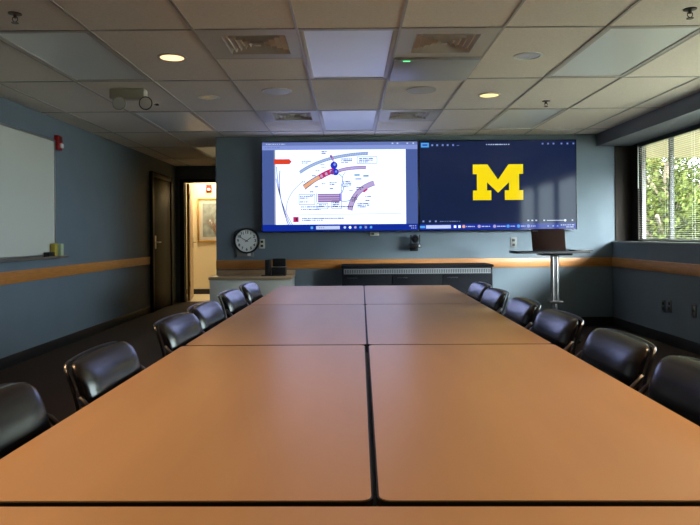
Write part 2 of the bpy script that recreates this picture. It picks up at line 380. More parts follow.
# ------------------------------------------------------------------ window band
mulls = [6.94, 5.77, 4.60, 3.43]
edges = [WY1] + mulls + [WY0]
wf = MB().box(XG+0.015, XG+0.06, WY0, WY1, SILL, SILL+0.03, bev=0.003).box(XG+0.015, XG+0.06, WY0, WY1, HEAD-0.03, HEAD, bev=0.003).box(XG+0.015, XG+0.06, WY0, WY0+0.03, SILL+0.03, HEAD-0.03).box(XG+0.015, XG+0.06, WY1-0.03, WY1, SILL+0.03, HEAD-0.03)
win = struct('window_1', wf, M['bframe'])
for k, yy in enumerate(mulls):
    hwid = 0.012 if k == 0 else 0.06
    MB().box(XG+0.012, XG+0.062, yy-hwid, yy+hwid, SILL+0.03, HEAD-0.03, bev=0.003).build('mullion', M['mullg'] if k == 0 else M['bframe'], win)
for k in range(len(edges)-1):
    MB().box(XG+0.036, XG+0.040, edges[k+1]+0.02, edges[k]-0.02, SILL+0.03, HEAD-0.03).build('glass_pane', M['glass'], win)
pd = bpy.data.lights.new('window_portal', 'AREA'); pd.shape = 'RECTANGLE'; pd.size = WY1-WY0; pd.size_y = HEAD-SILL; pd.cycles.is_portal = True
po = bpy.data.objects.new('window_portal', pd); COL.objects.link(po); po.location = (XG+0.13, (WY0+WY1)/2, (SILL+HEAD)/2)
po.matrix_world = Matrix.Translation((XG+0.13, (WY0+WY1)/2, (SILL+HEAD)/2)) @ Matrix(((0, 0, 1, 0), (1, 0, 0, 0), (0, 1, 0, 0), (0, 0, 0, 1)))
# venetian blind, lowered, over the bays by the screen wall
bt = thing('venetian_blind', 'tan horizontal slat venetian blind lowered over the window beside the screen wall', 'blind', (XG-0.012, 0, 0))
by0, by1 = 5.80, WY1-0.015
MB().box(-0.025, 0.025, by0, by1, HEAD-0.045, HEAD, bev=0.003).build('headrail', M['blackm'], bt)
sl = MB(); z = SILL+0.045; k = 0
while z < HEAD-0.055:
    sl.box(-0.0125, 0.0125, by0+0.005, by1-0.005, -0.0006, 0.0006, mx=Matrix.Translation((0, 0, z)) @ Matrix.Rotation(math.radians(-6), 4, 'Y')); z += 0.0215
sl.build('slats', M['slat'], bt)
MB().box(-0.014, 0.014, by0+0.003, by1-0.003, SILL+0.012, SILL+0.03, bev=0.004).build('bottom_rail', M['white'], bt)
for yy in (by1-0.12, by1-0.65, by1-1.2, by1-1.7):
    cd = MB()
    for dx in (-0.013, 0.013): cd.cyl((dx, yy, SILL+0.03), (dx, yy, HEAD-0.04), 0.0009, seg=6)
    cd.tube([(-0.013, yy, SILL+0.031), (0, yy, SILL+0.0305), (0.013, yy, SILL+0.031)], 0.0009, seg=6)
    cd.build('ladder_cord', M['white'], bt)
MB().cyl((-0.035, by1-0.05, 1.66), (-0.035, by1-0.05, HEAD-0.03), 0.005, seg=8).build('tilt_wand', M['white'], bt)
bt2 = thing('raised_blind', 'raised venetian blind gathered under the window head nearer the camera', 'blind', (XG-0.012, 0, 0))
MB().box(-0.025, 0.025, WY0+0.02, by0-0.02, HEAD-0.045, HEAD, bev=0.003).build('headrail', M['blackm'], bt2)
MB().box(-0.013, 0.013, WY0+0.02, by0-0.02, HEAD-0.12, HEAD-0.045, bev=0.003).build('stacked_slats', M['slat'], bt2)

# ------------------------------------------------------------------ outside
struct('ground_outside', MB().box(3.65, 60, -30, 60, -0.5, -0.35), M['ground'])
struct('roof_eave', MB().box(XG+0.09, 4.9, YR, 8.4, 2.36, 2.48).box(XG+0.09, 6.3, 8.4, 10.4, 2.36, 2.48), M['eave'])
def make_tree(name, label, lm, seed, loc, h, rad, n):
    rnd = random.Random(seed)
    t = thing(name, label, 'tree', loc, 0, 'trees outside the window')
    tr = MB(); tr.tube([(0, 0, 0), (0.05, 0.03, h*0.3), (-0.05, 0.05, h*0.6), (0.05, 0, h*0.85)], 0.10)
    for k in range(7):
        a = rnd.uniform(0, 2*PI); z0 = h*rnd.uniform(0.2, 0.6)
        tr.tube([(0, 0, z0), (math.cos(a)*rad*0.35, math.sin(a)*rad*0.35, z0+0.5), (math.cos(a)*rad*0.75, math.sin(a)*rad*0.75, z0+0.9)], 0.035, seg=6)
    tr.build('trunk', M['bark'], t)
    vs, fs = [], []
    blobs = [(rnd.uniform(-1, 1)*(rad-0.75), rnd.uniform(-1, 1)*(rad-0.75), rnd.uniform(h*0.08, h*0.88), rnd.uniform(0.4, 0.75)) for _ in range(40)]
    for k in range(n):
        b = blobs[rnd.randrange(len(blobs))]
        d = Vector((rnd.gauss(0, 1), rnd.gauss(0, 1), rnd.gauss(0, 1))).normalized()*b[3]*rnd.random()**0.4
        c = Vector(b[:3]) + d; c.z = max(0.05, c.z)
        q = Vector((rnd.gauss(0, 1), rnd.gauss(0, 1), rnd.gauss(0, 1))).normalized(); p = q.orthogonal().normalized(); r_ = q.cross(p); s = rnd.uniform(0.035, 0.075)
        i = len(vs); vs += [c-p*s, c+r_*s*0.45, c+p*s, c-r_*s*0.45]; fs.append((i, i+1, i+2, i+3))
    me = bpy.data.meshes.new('foliage'); me.from_pydata([tuple(v) for v in vs], [], fs); me.materials.append(lm)
    f = bpy.data.objects.new('foliage', me); COL.objects.link(f); f.parent = t
    return t
for k, (x, y, h, r, lm, lab) in enumerate([
    (6.4, 12.8, 3.4, 1.75, 'leafa', 'bright green leafy tree outside, seen through the near part of the window'),
    (8.3, 17.2, 4.6, 2.1, 'leafb', 'olive green leafy tree outside, standing behind the bright green one'),
    (10.0, 12.8, 3.6, 1.75, 'leafa', 'leafy green tree outside, standing to the right of the nearest tree'),
    (12.8, 17.2, 5.5, 2.3, 'leafb', 'tall olive tree outside, farthest to the right'),
    (4.0, 17.4, 4.6, 2.0, 'leafa', 'tall green tree outside, farthest to the left')]):
    make_tree('garden_tree', lab, M[lm], 10+k, (x, y, -0.35), h, r, 20000)

# ------------------------------------------------------------------ displays
YT = 7.70
def W2(px, py): p = P(px, py, YT); return (p[0], p[2])
TX = [W2(261.3, 187)[0], W2(418.8, 187)[0], W2(577, 185)[0]]
TZ1, TZ0 = W2(419, 140.6)[1], W2(419, 230.9)[1]
C = {'white': (1.15, 1.35, 2.4), 'navy': (0.006, 0.014, 0.055), 'maize': (1.0, 0.78, 0.0), 'side': (0.075, 0.12, 0.36), 'title': (0.14, 0.20, 0.50), 'tb': (0.25, 0.33, 0.72),
     'task': (0.004, 0.025, 0.33), 'red': (0.78, 0.06, 0.02), 'grey': (0.35, 0.37, 0.45), 'mid': (0.14, 0.15, 0.22), 'lblue': (0.35, 0.48, 0.80), 'blue': (0.02, 0.03, 0.60), 'crim': (0.60, 0.02, 0.13),
     'lav': (0.52, 0.42, 0.72), 'purp': (0.22, 0.05, 0.30), 'peach': (0.90, 0.45, 0.25), 'green': (0.02, 0.22, 0.12), 'dk': (0.03, 0.03, 0.05), 'sky': (0.10, 0.42, 0.95), 'pale': (0.62, 0.72, 1.0)}
S = {k: emis('screen ' + k, v) for k, v in C.items()}
class Scr:
    def __init__(s, x0, x1): s.mb = MB(); s.x0, s.x1 = x0, x1; s.n = 0
    def rect(s, a, b, c, d, m): s.poly([(a, b), (c, b), (c, d), (a, d)], m)
    def poly(s, pts, m):
        s.n += 1; y = -0.0004 - 0.00002*s.n
        s.mb.face([(p[0], y, p[1]) for p in [W2L(*q) for q in pts]][::-1], S[m])
    def stroke(s, pts, w_, m):
        L, R = [], []
        for i, p in enumerate(pts):
            a, b = pts[max(0, i-1)], pts[min(len(pts)-1, i+1)]; dx, dy = b[0]-a[0], b[1]-a[1]; l = math.hypot(dx, dy) or 1
            L.append((p[0]-dy/l*w_/2, p[1]+dx/l*w_/2)); R.append((p[0]+dy/l*w_/2, p[1]-dx/l*w_/2))
        s.n += 1; y = -0.0004 - 0.00002*s.n
        for i in range(len(pts)-1):
            s.mb.face([(q[0], y, q[1]) for q in [W2L(*u) for u in (L[i], R[i], R[i+1], L[i+1])]], S[m])
    def dots(s, a, b, y, h, m, step=2.0, duty=0.7):
        x = a
        while x < b: w_ = min(step*duty*random.uniform(0.6, 1.3), b-x); s.rect(x, y, x+w_, y+h, m); x += step
    def circ(s, cx, cy, r, m, n=20): s.poly([(cx+r*math.cos(2*PI*k/n), cy+r*math.sin(2*PI*k/n)) for k in range(n)], m)
SXC = [0]
def W2L(px, py):
    # layout of the picture on the flat panel: 157.5 x 89 units per display
    return (px, py)
def arc(p0, p1, p2, n=16):
    return [((1-t)**2*p0[0]+2*(1-t)*t*p1[0]+t*t*p2[0], (1-t)**2*p0[1]+2*(1-t)*t*p1[1]+t*t*p2[1]) for t in [k/n for k in range(n+1)]]
def display(idx, label):
    x0, x1 = TX[idx]+0.003, TX[idx+1]-0.003; cx, cz = (x0+x1)/2, (TZ0+TZ1)/2; hw, hh = (x1-x0)/2, (TZ1-TZ0)/2
    t = thing('wall_display', label, 'display', (cx, YT, cz), 0, 'paired wall displays')
    MB().box(-hw+0.03, hw-0.03, 0.03, YB-YT-0.001, -hh+0.03, hh-0.03, bev=0.01).build('back_shell', M['blackp'], t)
    bz = MB(); e = 0.009
    bz.box(-hw, hw, 0.0, 0.035, hh-e, hh, bev=0.002).box(-hw, hw, 0.0, 0.035, -hh, -hh+e, bev=0.002).box(-hw, -hw+e, 0.0, 0.035, -hh+e, hh-e, bev=0.002).box(hw-e, hw, 0.0, 0.035, -hh+e, hh-e, bev=0.002)
    bz.build('bezel', M['bezel'], t)
    MB().box(-hw+e, hw-e, 0.006, 0.034, -hh+e, hh-e).build('panel', M['bezel'], t)
    return t, hw-e, hh-e
# left display: slide with diagram.  Units: u in 0..157 from left, v in 0..88.5 from top
t, aw, ah = display(0, 'left wall display showing a white slide with a coloured diagram')
def mk(aw, ah):
    def f(px, py): return (-aw + px/157.0*2*aw, ah - py/88.5*2*ah)
    return f
W2L = mk(aw, ah)
s = Scr(0, 0)
s.rect(0, 0, 157, 88.5, 'side'); s.rect(0, 0, 157, 3.2, 'title'); s.rect(0, 3.2, 157, 7.6, 'tb')
s.dots(4, 24, 1.4, 0.8, 'pale', 2.2); s.dots(3, 18, 4.8, 0.7, 'title', 2.4)
for x in (131, 136, 146, 152): s.rect(x, 1.0, x+1.6, 2.4, 'pale')
s.rect(13, 7.6, 145, 82, 'white'); s.rect(12, 7.6, 13.4, 82, 'grey')
s.poly([(12, 16.6), (27.5, 16.6), (29.8, 19.2), (27.5, 21.8), (12, 21.8)], 'red')
s.stroke(arc((14.5, 24), (16, 60), (28, 82)), 0.7, 'mid'); s.stroke(arc((18, 28), (14.5, 52), (26, 82)), 0.7, 'dk'); s.stroke(arc((14, 36), (18, 62), (30, 82)), 0.6, 'mid')
s.stroke(arc((24, 68), (24, 52), (40, 40)), 0.6, 'grey'); s.stroke(arc((24, 82), (22, 60), (36, 46)), 0.3, 'peach')
s.stroke(arc((38, 30), (62, 13), (107, 11.5), 24), 3.2, 'lblue')
for off, mm in ((-1.1, 'mid'), (1.1, 'mid')): s.stroke(arc((38, 30+off), (62, 13+off), (107, 11.5+off), 24), 0.35, mm)
for q in arc((38, 30), (62, 13), (107, 11.5), 34): s.stroke([(q[0]-0.4, q[1]+1.4), (q[0]+0.6, q[1]-1.4)], 0.3, 'pale')
s.stroke(arc((42, 45), (55, 36), (70, 29)), 4.0, 'peach'); s.stroke(arc((41, 43), (52, 35), (60, 31.5)), 0.7, 'dk'); s.stroke(arc((43, 47), (54, 38.5), (62, 35)), 0.7, 'dk')
s.stroke(arc((50, 43), (54, 40), (58, 38)), 1.4, 'white')
s.stroke(arc((58, 35), (64, 31), (72, 28.5)), 5.4, 'crim')
for k in range(6): s.circ(60+2.4*k, 33.8-1.1*k, 1.6, 'crim' if k % 2 else 'lav')
s.stroke([(69.5, 14), (72, 20)], 0.7, 'purp'); s.stroke([(71, 14), (73, 20)], 0.5, 'crim'); s.circ(69.5, 14, 1.2, 'purp')
s.circ(72.5, 23.2, 3.6, 'blue'); s.circ(74, 29.8, 3.4, 'blue'); s.circ(70.8, 30.5, 2.0, 'purp'); s.circ(73.2, 22.4, 1.3, 'tb'); s.circ(74.6, 29.4, 1.2, 'tb')
s.stroke(arc((77, 29), (85, 25.5), (105, 25.5)), 3.2, 'lav'); s.stroke(arc((77, 27.6), (85, 24.1), (105, 24.3)), 0.5, 'purp'); s.stroke(arc((77, 30.3), (85, 27), (105, 26.9)), 0.5, 'purp')
s.stroke(arc((77, 32), (83, 34), (80, 43)), 0.6, 'green'); s.stroke(arc((84, 30), (79, 35), (82, 41)), 0.5, 'mid'); s.stroke(arc((80, 43), (84, 46), (80, 50)), 0.7, 'green'); s.stroke(arc((82, 41), (78, 46), (81, 51)), 0.5, 'blue')
s.stroke([(79.5, 50), (79.5, 59)], 1.0, 'purp'); s.stroke(arc((80, 59), (86, 60), (90, 57)), 0.6, 'green')
s.stroke(arc((88, 68), (92, 47), (113, 41)), 4.6, 'lav'); s.stroke(arc((86, 67), (89.5, 46), (112, 39)), 0.5, 'purp'); s.stroke(arc((90.4, 69), (94, 49), (114, 43.2)), 0.5, 'purp'); s.stroke([(102, 50), (106, 47)], 1.8, 'crim'); s.stroke([(93, 57), (96, 52)], 0.8, 'purp')
s.rect(56, 51.5, 78, 60, 'lav')
for k in range(4): s.rect(56, 51.6+2.4*k, 78, 52.3+2.4*k, 'purp')
s.rect(54.4, 51, 55.2, 60, 'lav'); s.rect(78, 51.2, 78.8, 58.5, 'blue')
for (a, b, c_) in ((93, 33, 5.5), (102, 34, 5.5)): s.stroke([(a, b), (a+c_, b)], 1.4, 'green')
def tl_(x, y, w_, n=1, gap=1.7):
    for k in range(n): s.dots(x, x+w_*(1 if k < n-1 else 0.7), y+gap*k, 0.95, 'dk', 1.9, 0.8)
for a in ((60, 9, 6, 2), (40, 18.5, 9, 2), (80, 16.5, 11, 3), (59, 22, 6), (60, 25, 6), (54, 28, 6), (50, 33, 6), (40, 39, 5), (60, 41, 6), (53, 44, 5), (68, 40, 7, 2), (82, 39, 8, 4), (94, 36.5, 9), (95, 45, 7, 2), (88, 48, 5), (48, 49, 5), (48, 53, 5), (68, 46, 5), (90, 55, 6, 3), (104, 54, 8), (104, 58, 6), (96, 61, 12, 3), (39, 64, 75), (39, 66.5, 28), (40, 75.5, 60), (40, 77.3, 30)): tl_(*a)
def bx_(a, b, c_, d, mm='grey'):
    for q in ([(a, b), (c_, b)], [(a, d), (c_, d)], [(a, b), (a, d)], [(c_, b), (c_, d)]): s.stroke(q, 0.5, 'mid')
bx_(96, 15, 116, 21.5); tl_(98, 16.2, 14, 3); bx_(37, 52, 53, 62); tl_(38, 53.5, 12, 2); tl_(38, 59, 12, 1); bx_(55, 56.8+4.2, 66, 66.5); tl_(57, 62, 7, 2); bx_(70, 58.5, 80, 66.5); tl_(71, 60, 7, 3)
s.stroke([(30, 72.4), (140, 71.6)], 0.4, 'grey')
s.rect(31, 74.3, 36.5, 79.6, 'crim'); s.rect(33.4, 75.3, 35.2, 78.4, 'dk')
s.rect(0, 82, 157, 88.5, 'task'); s.rect(48.5, 84, 51, 86.6, 'sky'); s.rect(54, 83.6, 78, 87, 'pale'); s.dots(57, 62, 85, 0.7, 'mid')
for k, mm in enumerate(('pale', 'white', 'lav', 'sky', 'tb', 'sky')): s.circ(83+5.3*k, 85.2, 1.3, mm)
s.dots(148, 155, 83.8, 0.7, 'pale'); s.dots(150, 156, 86, 0.7, 'pale')
s.mb.build('screen_image', None, t, (0, 0.006, 0))
# right display
t, aw, ah = display(1, 'right wall display showing a large yellow block M on navy')
W2L = mk(aw, ah)
s = Scr(0, 0)
s.rect(0, 0, 157, 88.5, 'navy')
Mx = lambda u: 53.5 + u*50.5; My = lambda v: 23.5 + v*35.5
pts = [(0, 0), (.29, 0), (.5, .43), (.71, 0), (1, 0), (1, .27), (.92, .27), (.92, .73), (1, .73), (1, 1), (.635, 1), (.635, .73), (.72, .73), (.72, .50), (.5, .80), (.28, .50), (.28, .73), (.365, .73), (.365, 1), (0, 1), (0, .73), (.08, .73), (.08, .27), (0, .27)]
s.poly([(Mx(a), My(b)) for a, b in pts], 'maize')
s.rect(1.5, 1.5, 9.5, 6.0, 'sky'); s.rect(3, 3, 8, 4.4, 'task')
for x in (12, 17, 22.5, 27.5, 33): s.rect(x, 3, x+1.8, 4.8, 'tb')
s.rect(37.5, 4, 40, 4.5, 'tb'); s.dots(67, 91, 3.2, 0.9, 'pale', 2.2, 0.9)
for x in (123, 128.5, 134, 142, 148, 154): s.rect(x, 2.4, x+1.7, 4.0, 'tb')
s.rect(0, 82.5, 157, 88.5, 'task'); s.rect(0, 84.3, 5, 86.5, 'sky'); s.rect(6, 83.7, 31, 87, 'pale')
for x in (34, 38.5): s.rect(x, 84, x+2.4, 86.5, 'white')
for k, x in enumerate((44, 59.5, 75, 88.5, 99, 109)): s.circ(x, 85.2, 1.6, ('peach', 'lav', 'lav', 'sky', 'sky', 'tb')[k]); s.dots(x+2.5, x+(11 if k < 3 else 7), 84.8, 0.9, 'pale', 1.8, 0.8)
for x in (2.5, 9, 15): s.rect(x, 79, x+1.8, 80.6, 'tb')
s.dots(20, 41, 79.6, 0.7, 'tb', 2.4, 0.6)
for x in (108, 112, 116, 124): s.rect(x, 79, x+1.8, 80.3, 'pale')
s.rect(127.5, 79.4, 146, 80.1, 'pale'); s.circ(146, 79.8, 1.1, 'white', 10); s.rect(152.5, 79, 154, 80.4, 'pale')
for x in (128, 133, 137.5): s.rect(x, 84.6, x+1.6, 86, 'tb')
s.dots(141.5, 155, 84, 0.8, 'pale', 2.2, 0.8); s.dots(147, 155, 86, 0.8, 'pale', 2.0, 0.8)
s.mb.build('screen_image', None, t, (0, 0.006, 0))

# ------------------------------------------------------------------ tables
HT = 0.72
def seam(Y): return 0.0195 + 0.0176*Y
YAW = -math.atan(0.0176)
def rrect(x0, x1, y0, y1, r, n=6):
    out = []
    for cx, cy, a0 in ((x1-r, y1-r, 0), (x0+r, y1-r, 90), (x0+r, y0+r, 180), (x1-r, y0+r, 270)):
        for k in range(n+1): a = math.radians(a0+90*k/n); out.append((cx+r*math.cos(a), cy+r*math.sin(a)))
    return out
def table_parts(t, x0, x1, y0, y1, lx0, lx1, along='Y'):
    e = 0.0032
    MB().prism(rrect(x0, x1, y0, y1, 0.022), -0.032, -0.0015).build('edge_band', M['tedge'], t)
    MB().prism(rrect(x0+e, x1-e, y0+e, y1-e, 0.020), -0.004, 0.0).build('table_top', M['table'], t)
    for yy in (y0+0.20, y1-0.20) if along == 'Y' else (None,)*0:
        MB().box(lx0, lx1, yy-0.02, yy+0.02, -HT, -HT+0.03, bev=0.008).cyl(((lx0+lx1)/2, yy, -HT+0.02), ((lx0+lx1)/2, yy, -0.032), 0.022).box(lx0, lx1, yy-0.02, yy+0.02, -0.05, -0.032, bev=0.004).build('leg', M['blackm'], t)
    if along == 'X':
        for xx in (x0+0.16, x1-0.16):
            ym = (y0+y1)/2
            MB().box(xx-0.02, xx+0.02, lx0, lx1, -HT, -HT+0.03, bev=0.008).cyl((xx, ym, -HT+0.02), (xx, ym, -0.032), 0.022).box(xx-0.02, xx+0.02, lx0, lx1, -0.05, -0.032, bev=0.004).build('leg', M['blackm'], t)
rows = [0.978, 2.39, 3.79, 5.20]
names = ['nearest full row', 'middle row', 'farthest row']
for i in range(3):
    y0, y1 = rows[i], rows[i+1]
    for side in (-1, 1):
        gap = 0.0012
        wl, wr = 0.692, 0.695
        lab = '%s honey wood laminate table of the %s' % ('left' if side < 0 else 'right', names[i])
        t = thing('conference_table', lab, 'table', (seam(y0), y0, HT), YAW, 'conference tables pushed together')
        dyaw = 0.0
        if side < 0:
            if i == 0: t.rotation_euler.z += 0.0028; t.location.x -= 0.0025
            table_parts(t, -wl, -gap, 0.004, y1-y0-0.004, -0.28, -0.05)
        else:
            if i == 0: t.rotation_euler.z -= 0.0006; t.location.x += 0.001
            table_parts(t, gap, wr, 0.004, y1-y0-0.004, 0.05, 0.29)
t = thing('conference_table', 'honey wood laminate table placed crosswise at the camera end', 'table', (seam(0.97), 0.968, HT), YAW, None)
table_parts(t, -0.72, 0.71, -0.70, -0.002, -0.55, -0.12, 'X')

# ------------------------------------------------------------------ chairs
def make_chair(label):
    # faces -X; back near x=+0.21
    t = thing('conference_chair', label, 'chair', (0, 0, 0), 0, 'black leather conference chairs')
    MB().pad(lambda u, v, w_: (u + 0.02, v, 0.44 + w_ - 0.03*(u/0.2)**2*(1 if u < 0 else 0.3)) if True else 0, 0.19, 0.195, 0.04, 5, bulge=6).build('seat', M['leather'], t)
    TOPZ = 0.803
    def bf(u, v, w_):   # u across (Y), v up, w thickness (front = -X)
        z = TOPZ - 0.175 + v*(1.0) - 0.004*(u/0.2)**2
        s_ = max(-0.02, TOPZ - z); x = 0.263 - 0.052*(1-math.exp(-s_/0.085)) - 0.05*s_ - 0.012*(u/0.2)**2 - w_*(1.1 if w_ > 0 else 0.8)
        return (x, u, z)
    MB().pad(bf, 0.208, 0.175, 0.032, 14, bulge=5.0, seg=88).build('backrest', M['leather'], t)
    # steel tube hoop following the back of the pad
    hp = []
    for k in range(61):
        a = PI*k/60; c, si = math.cos(a), math.sin(a); R = (abs(c)**14 + abs(si)**14)**(-1/14)
        u, v = c*R*0.202, si*R*0.170
        p = Vector(bf(u, v, -0.030)); hp.append(p)
    hp = [Vector((hp[0].x-0.01, hp[0].y, 0.46))] + hp + [Vector((hp[-1].x-0.01, hp[-1].y, 0.46))]
    MB().tube(hp, 0.0052, seg=8).build('back_frame', M['dsteel'], t)
    for sgn in (-1, 1):
        yy = sgn*0.224
        pts = [(0.222, sgn*0.18, 0.712), (0.216, sgn*0.214, 0.712), (0.202, yy, 0.702), (0.178, yy, 0.678)]
        pts += [(0.14, yy, 0.660), (-0.06, yy, 0.645), (-0.10, yy, 0.635), (-0.118, yy, 0.60), (-0.12, yy, 0.45), (-0.12, yy*0.80, 0.405)]
        a = MB().tube(pts, 0.008, seg=8).build('arm', M['dsteel'], t)
        MB().box(-0.08, 0.13, yy-0.013, yy+0.013, 0.652, 0.668, bev=0.006).build('arm_pad', M['blackp'], a)
    MB().box(-0.15, 0.19, -0.185, 0.185, 0.385, 0.402, bev=0.006).build('seat_frame', M['blackm'], t)
    for sx in (-0.13, 0.17):
        for sy in (-0.17, 0.17):
            MB().tube([(sx, sy, 0.40), (sx+(0.02 if sx > 0 else -0.02), sy*1.05, 0.02), (sx+(0.02 if sx > 0 else -0.02), sy*1.05, 0.0)], 0.0095, seg=8).build('leg', M['chrome'], t)
    return t
BX = 0.263   # x of pad top in chair space
chairs = []
spec = [
 (1, 0.885, 1.55, 0.00, 'black leather chair on the window side, nearest the camera and cut by the frame edge'),
 (1, 0.888, 2.06, 0.00, 'black leather chair on the window side, second nearest with its whole back in view'),
 (1, 0.885, 2.64, 0.03, 'black leather chair on the window side, third from the camera'),
 (1, 0.885, 3.18, 0.00, 'black leather chair on the window side, fourth from the camera'),
 (1, 0.883, 3.77, 0.02, 'black leather chair on the window side, fifth, next to the far one'),
 (1, 0.895, 4.28, 0.03, 'black leather chair on the window side, farthest one near the dark credenza'),
 (-1, -0.775, 1.29, 0.00, 'black leather chair on the whiteboard side, nearest the camera and cut by the frame edge'),
 (-1, -0.745, 1.86, 0.00, 'black leather chair on the whiteboard side, second nearest with its whole back in view'),
 (-1, -0.732, 2.60, -0.06, 'black leather chair on the whiteboard side, third from the camera'),
 (-1, -0.732, 3.10, -0.06, 'black leather chair on the whiteboard side, fourth from the camera'),
 (-1, -0.735, 3.80, -0.06, 'black leather chair on the whiteboard side, fifth, before the white cabinet'),
 (-1, -0.722, 4.40, -0.04, 'black leather chair on the whiteboard side, farthest one beside the white cabinet')]
proto = None
for side, bxx, yy, rz, lab in spec:
    if proto is None: c = proto = make_chair(lab)
    else: c = copy_tree(proto); c['label'] = lab
    c.rotation_euler.z = (0 if side > 0 else PI) + rz
    c.location = (bxx - side*BX, yy, 0)

# ------------------------------------------------------------------ furniture by the screen wall
t = thing('base_cabinet', 'off white low cabinet with tan top under the round clock', 'cabinet', (-1.15, 7.55, 0))
hw = 0.468; zt = 0.665
MB().box(-hw, hw, -0.225, 0.238, 0.08, zt-0.03, bev=0.002).box(-hw+0.02, hw-0.02, -0.18, 0.238, 0, 0.08).build('body', M['cabw'], t)
MB().box(-hw-0.01, hw+0.01, -0.26, 0.238, zt-0.03, zt, bev=0.004).box(-hw-0.01, hw+0.01, 0.225, 0.238, zt, zt+0.05, bev=0.002).build('countertop', M['cabtop'], t)
for s_ in (-1, 1):
    d = MB().box(min(s_*0.003, s_*(hw-0.004)), max(s_*0.003, s_*(hw-0.004)), -0.245, -0.225, 0.09, zt-0.05, bev=0.002).build('door', M['cabw'], t)
    MB().tube([(s_*0.05, -0.244, 0.46), (s_*0.05, -0.265, 0.47), (s_*0.05, -0.265, 0.55), (s_*0.05, -0.244, 0.56)], 0.004, seg=6).build('handle', M['alu'], d)
t = thing('credenza', 'long charcoal equipment credenza with pale vent strip below the wall displays', 'cabinet', (0.77, 7.55, 0))
hw = 0.865; zt = 0.785
MB().box(-hw, hw, -0.22, 0.235, 0.06, zt-0.03, bev=0.003).box(-hw+0.03, hw-0.03, -0.18, 0.235, 0, 0.06).build('body', M['cred'], t)
MB().box(-hw-0.008, hw+0.008, -0.255, 0.238, zt-0.028, zt, bev=0.004).build('top', M['credtop'], t)
gm = MB().box(-hw+0.02, hw-0.02, -0.228, -0.22, zt-0.10, zt-0.04, M['grille'])
for k in range(85): x = -hw+0.035 + k*0.02; gm.box(x, x+0.009, -0.230, -0.2275, zt-0.093, zt-0.05, M['slot'])
gm.build('vent_grille', None, t)
for k in range(3):
    a = -hw+0.006 + k*(2*hw/3); d = MB().box(a, a+2*hw/3-0.008, -0.24, -0.22, 0.07, zt-0.108, bev=0.003).build('door', M['cred'], t)
    MB().box(a+0.05, a+0.17, -0.246, -0.239, zt-0.15, zt-0.14, bev=0.002).build('handle', M['blackm'], d)
# small things on the white cabinet
t = thing('desk_device', 'black boxy desk device with upright side piece on the white cabinet', 'device', (-0.885, 7.50, 0.6655))
MB().box(-0.035, 0.13, -0.06, 0.07, 0.0, 0.10, bev=0.006).build('body', M['blackp'], t)
MB().box(-0.025, 0.125, -0.03, 0.07, 0.105, 0.20, bev=0.006, mx=None).build('upper_panel', M['blackm'], t)
MB().box(-0.035, 0.13, -0.05, 0.06, 0.099, 0.107, bev=0.001).build('pale_band', M['alu'], t)
MB().box(-0.115, -0.045, -0.055, 0.05, 0.0, 0.19, bev=0.016).build('side_piece', M['blackp'], t)
MB().box(-0.15, 0.10, -0.10, -0.065, 0.001, 0.012, bev=0.004).build('front_tray', M['blackp'], t)
# clock
cp = P(246.3, 240.8, 7.75)
t = thing('wall_clock', 'round black rimmed wall clock with white face at the left of the screen wall', 'clock', (cp[0], YB-0.002, cp[2]))
R = 0.158
MB().lathe([(0.0, 0.0), (R, 0.0), (R+0.002, -0.02), (R-0.004, -0.042), (R-0.02, -0.044), (R-0.024, -0.030), (0.0, -0.030)], (0, 0, 0), axis='Y', seg=48).build('rim', M['blackp'], t)
fc = MB().lathe([(0.0, -0.0305), (R-0.022, -0.0305), (R-0.022, -0.033), (0.0, -0.033)], (0, 0, 0), M['cface'], axis='Y', seg=48)
for k in range(12):
    a = 2*PI*k/12; r = 0.105; cx, cz = r*math.sin(a), r*math.cos(a)
    text_bm(fc, str(12 if k == 0 else k), 0.046, lambda u, v, w_, cx=cx, cz=cz: (cx+u, -0.0337-w_, cz+v), M['cink'])
for k in range(60):
    a = 2*PI*k/60; fc.box(-0.0006, 0.0006, -0.0337, -0.033, 0.124, 0.131, M['cink'], mx=Matrix.Rotation(a, 4, 'Y'))
fc.build('face', None, t)
def hand(L, w_, deg, yy, nm):
    MB().prism([(-w_, -0.02), (w_, -0.02), (w_*0.6, L), (-w_*0.6, L)], yy, yy-0.002, fn=lambda u, v, q: tuple(Matrix.Rotation(math.radians(deg), 4, 'Y') @ Vector((u, q, v)))).build(nm, M['cink'], t)
hand(0.07, 0.005, 54, -0.0355, 'hour_hand'); hand(0.105, 0.004, 300, -0.038, 'minute_hand')
MB().cyl((0, -0.033, 0), (0, -0.042, 0), 0.008).build('hub', M['cink'], t)
def wallbox(name, lab, cat, px, py, w_, h_, m, depth=0.008, slots=2, group=None):
    p = P(px, py, YB); t = thing(name, lab, cat, (p[0], YB-0.0005, p[2]), 0, group)
    MB().box(-w_/2, w_/2, -depth, 0, -h_/2, h_/2, bev=0.002).build('plate', m, t)
    if slots:
        sm = MB()
        for q in ((-1, 1) if slots == 2 else (0,)):
            sm.box(-w_*0.22, w_*0.22, -depth-0.0015, -depth+0.001, q*h_*0.22-h_*0.12, q*h_*0.22+h_*0.12, bev=0.001)
        sm.build('socket', M['slot'] if m is not M['gplate'] else M['alu'], t)
    return t
wallbox('wall_outlet', 'small duplex outlet plate on the screen wall beside the round clock', 'outlet', 262.0, 243.8, 0.072, 0.115, M['plate'])
wallbox('wall_outlet', 'small grey outlet plate on the screen wall left of the laptop', 'outlet', 513.5, 242.5, 0.075, 0.125, M['dplate'])
t = wallbox('wall_box', 'small grey wall box mounted just below the round clock', 'wall box', 245.5, 253.2, 0.20, 0.095, M['plateg'], 0.03, 0)
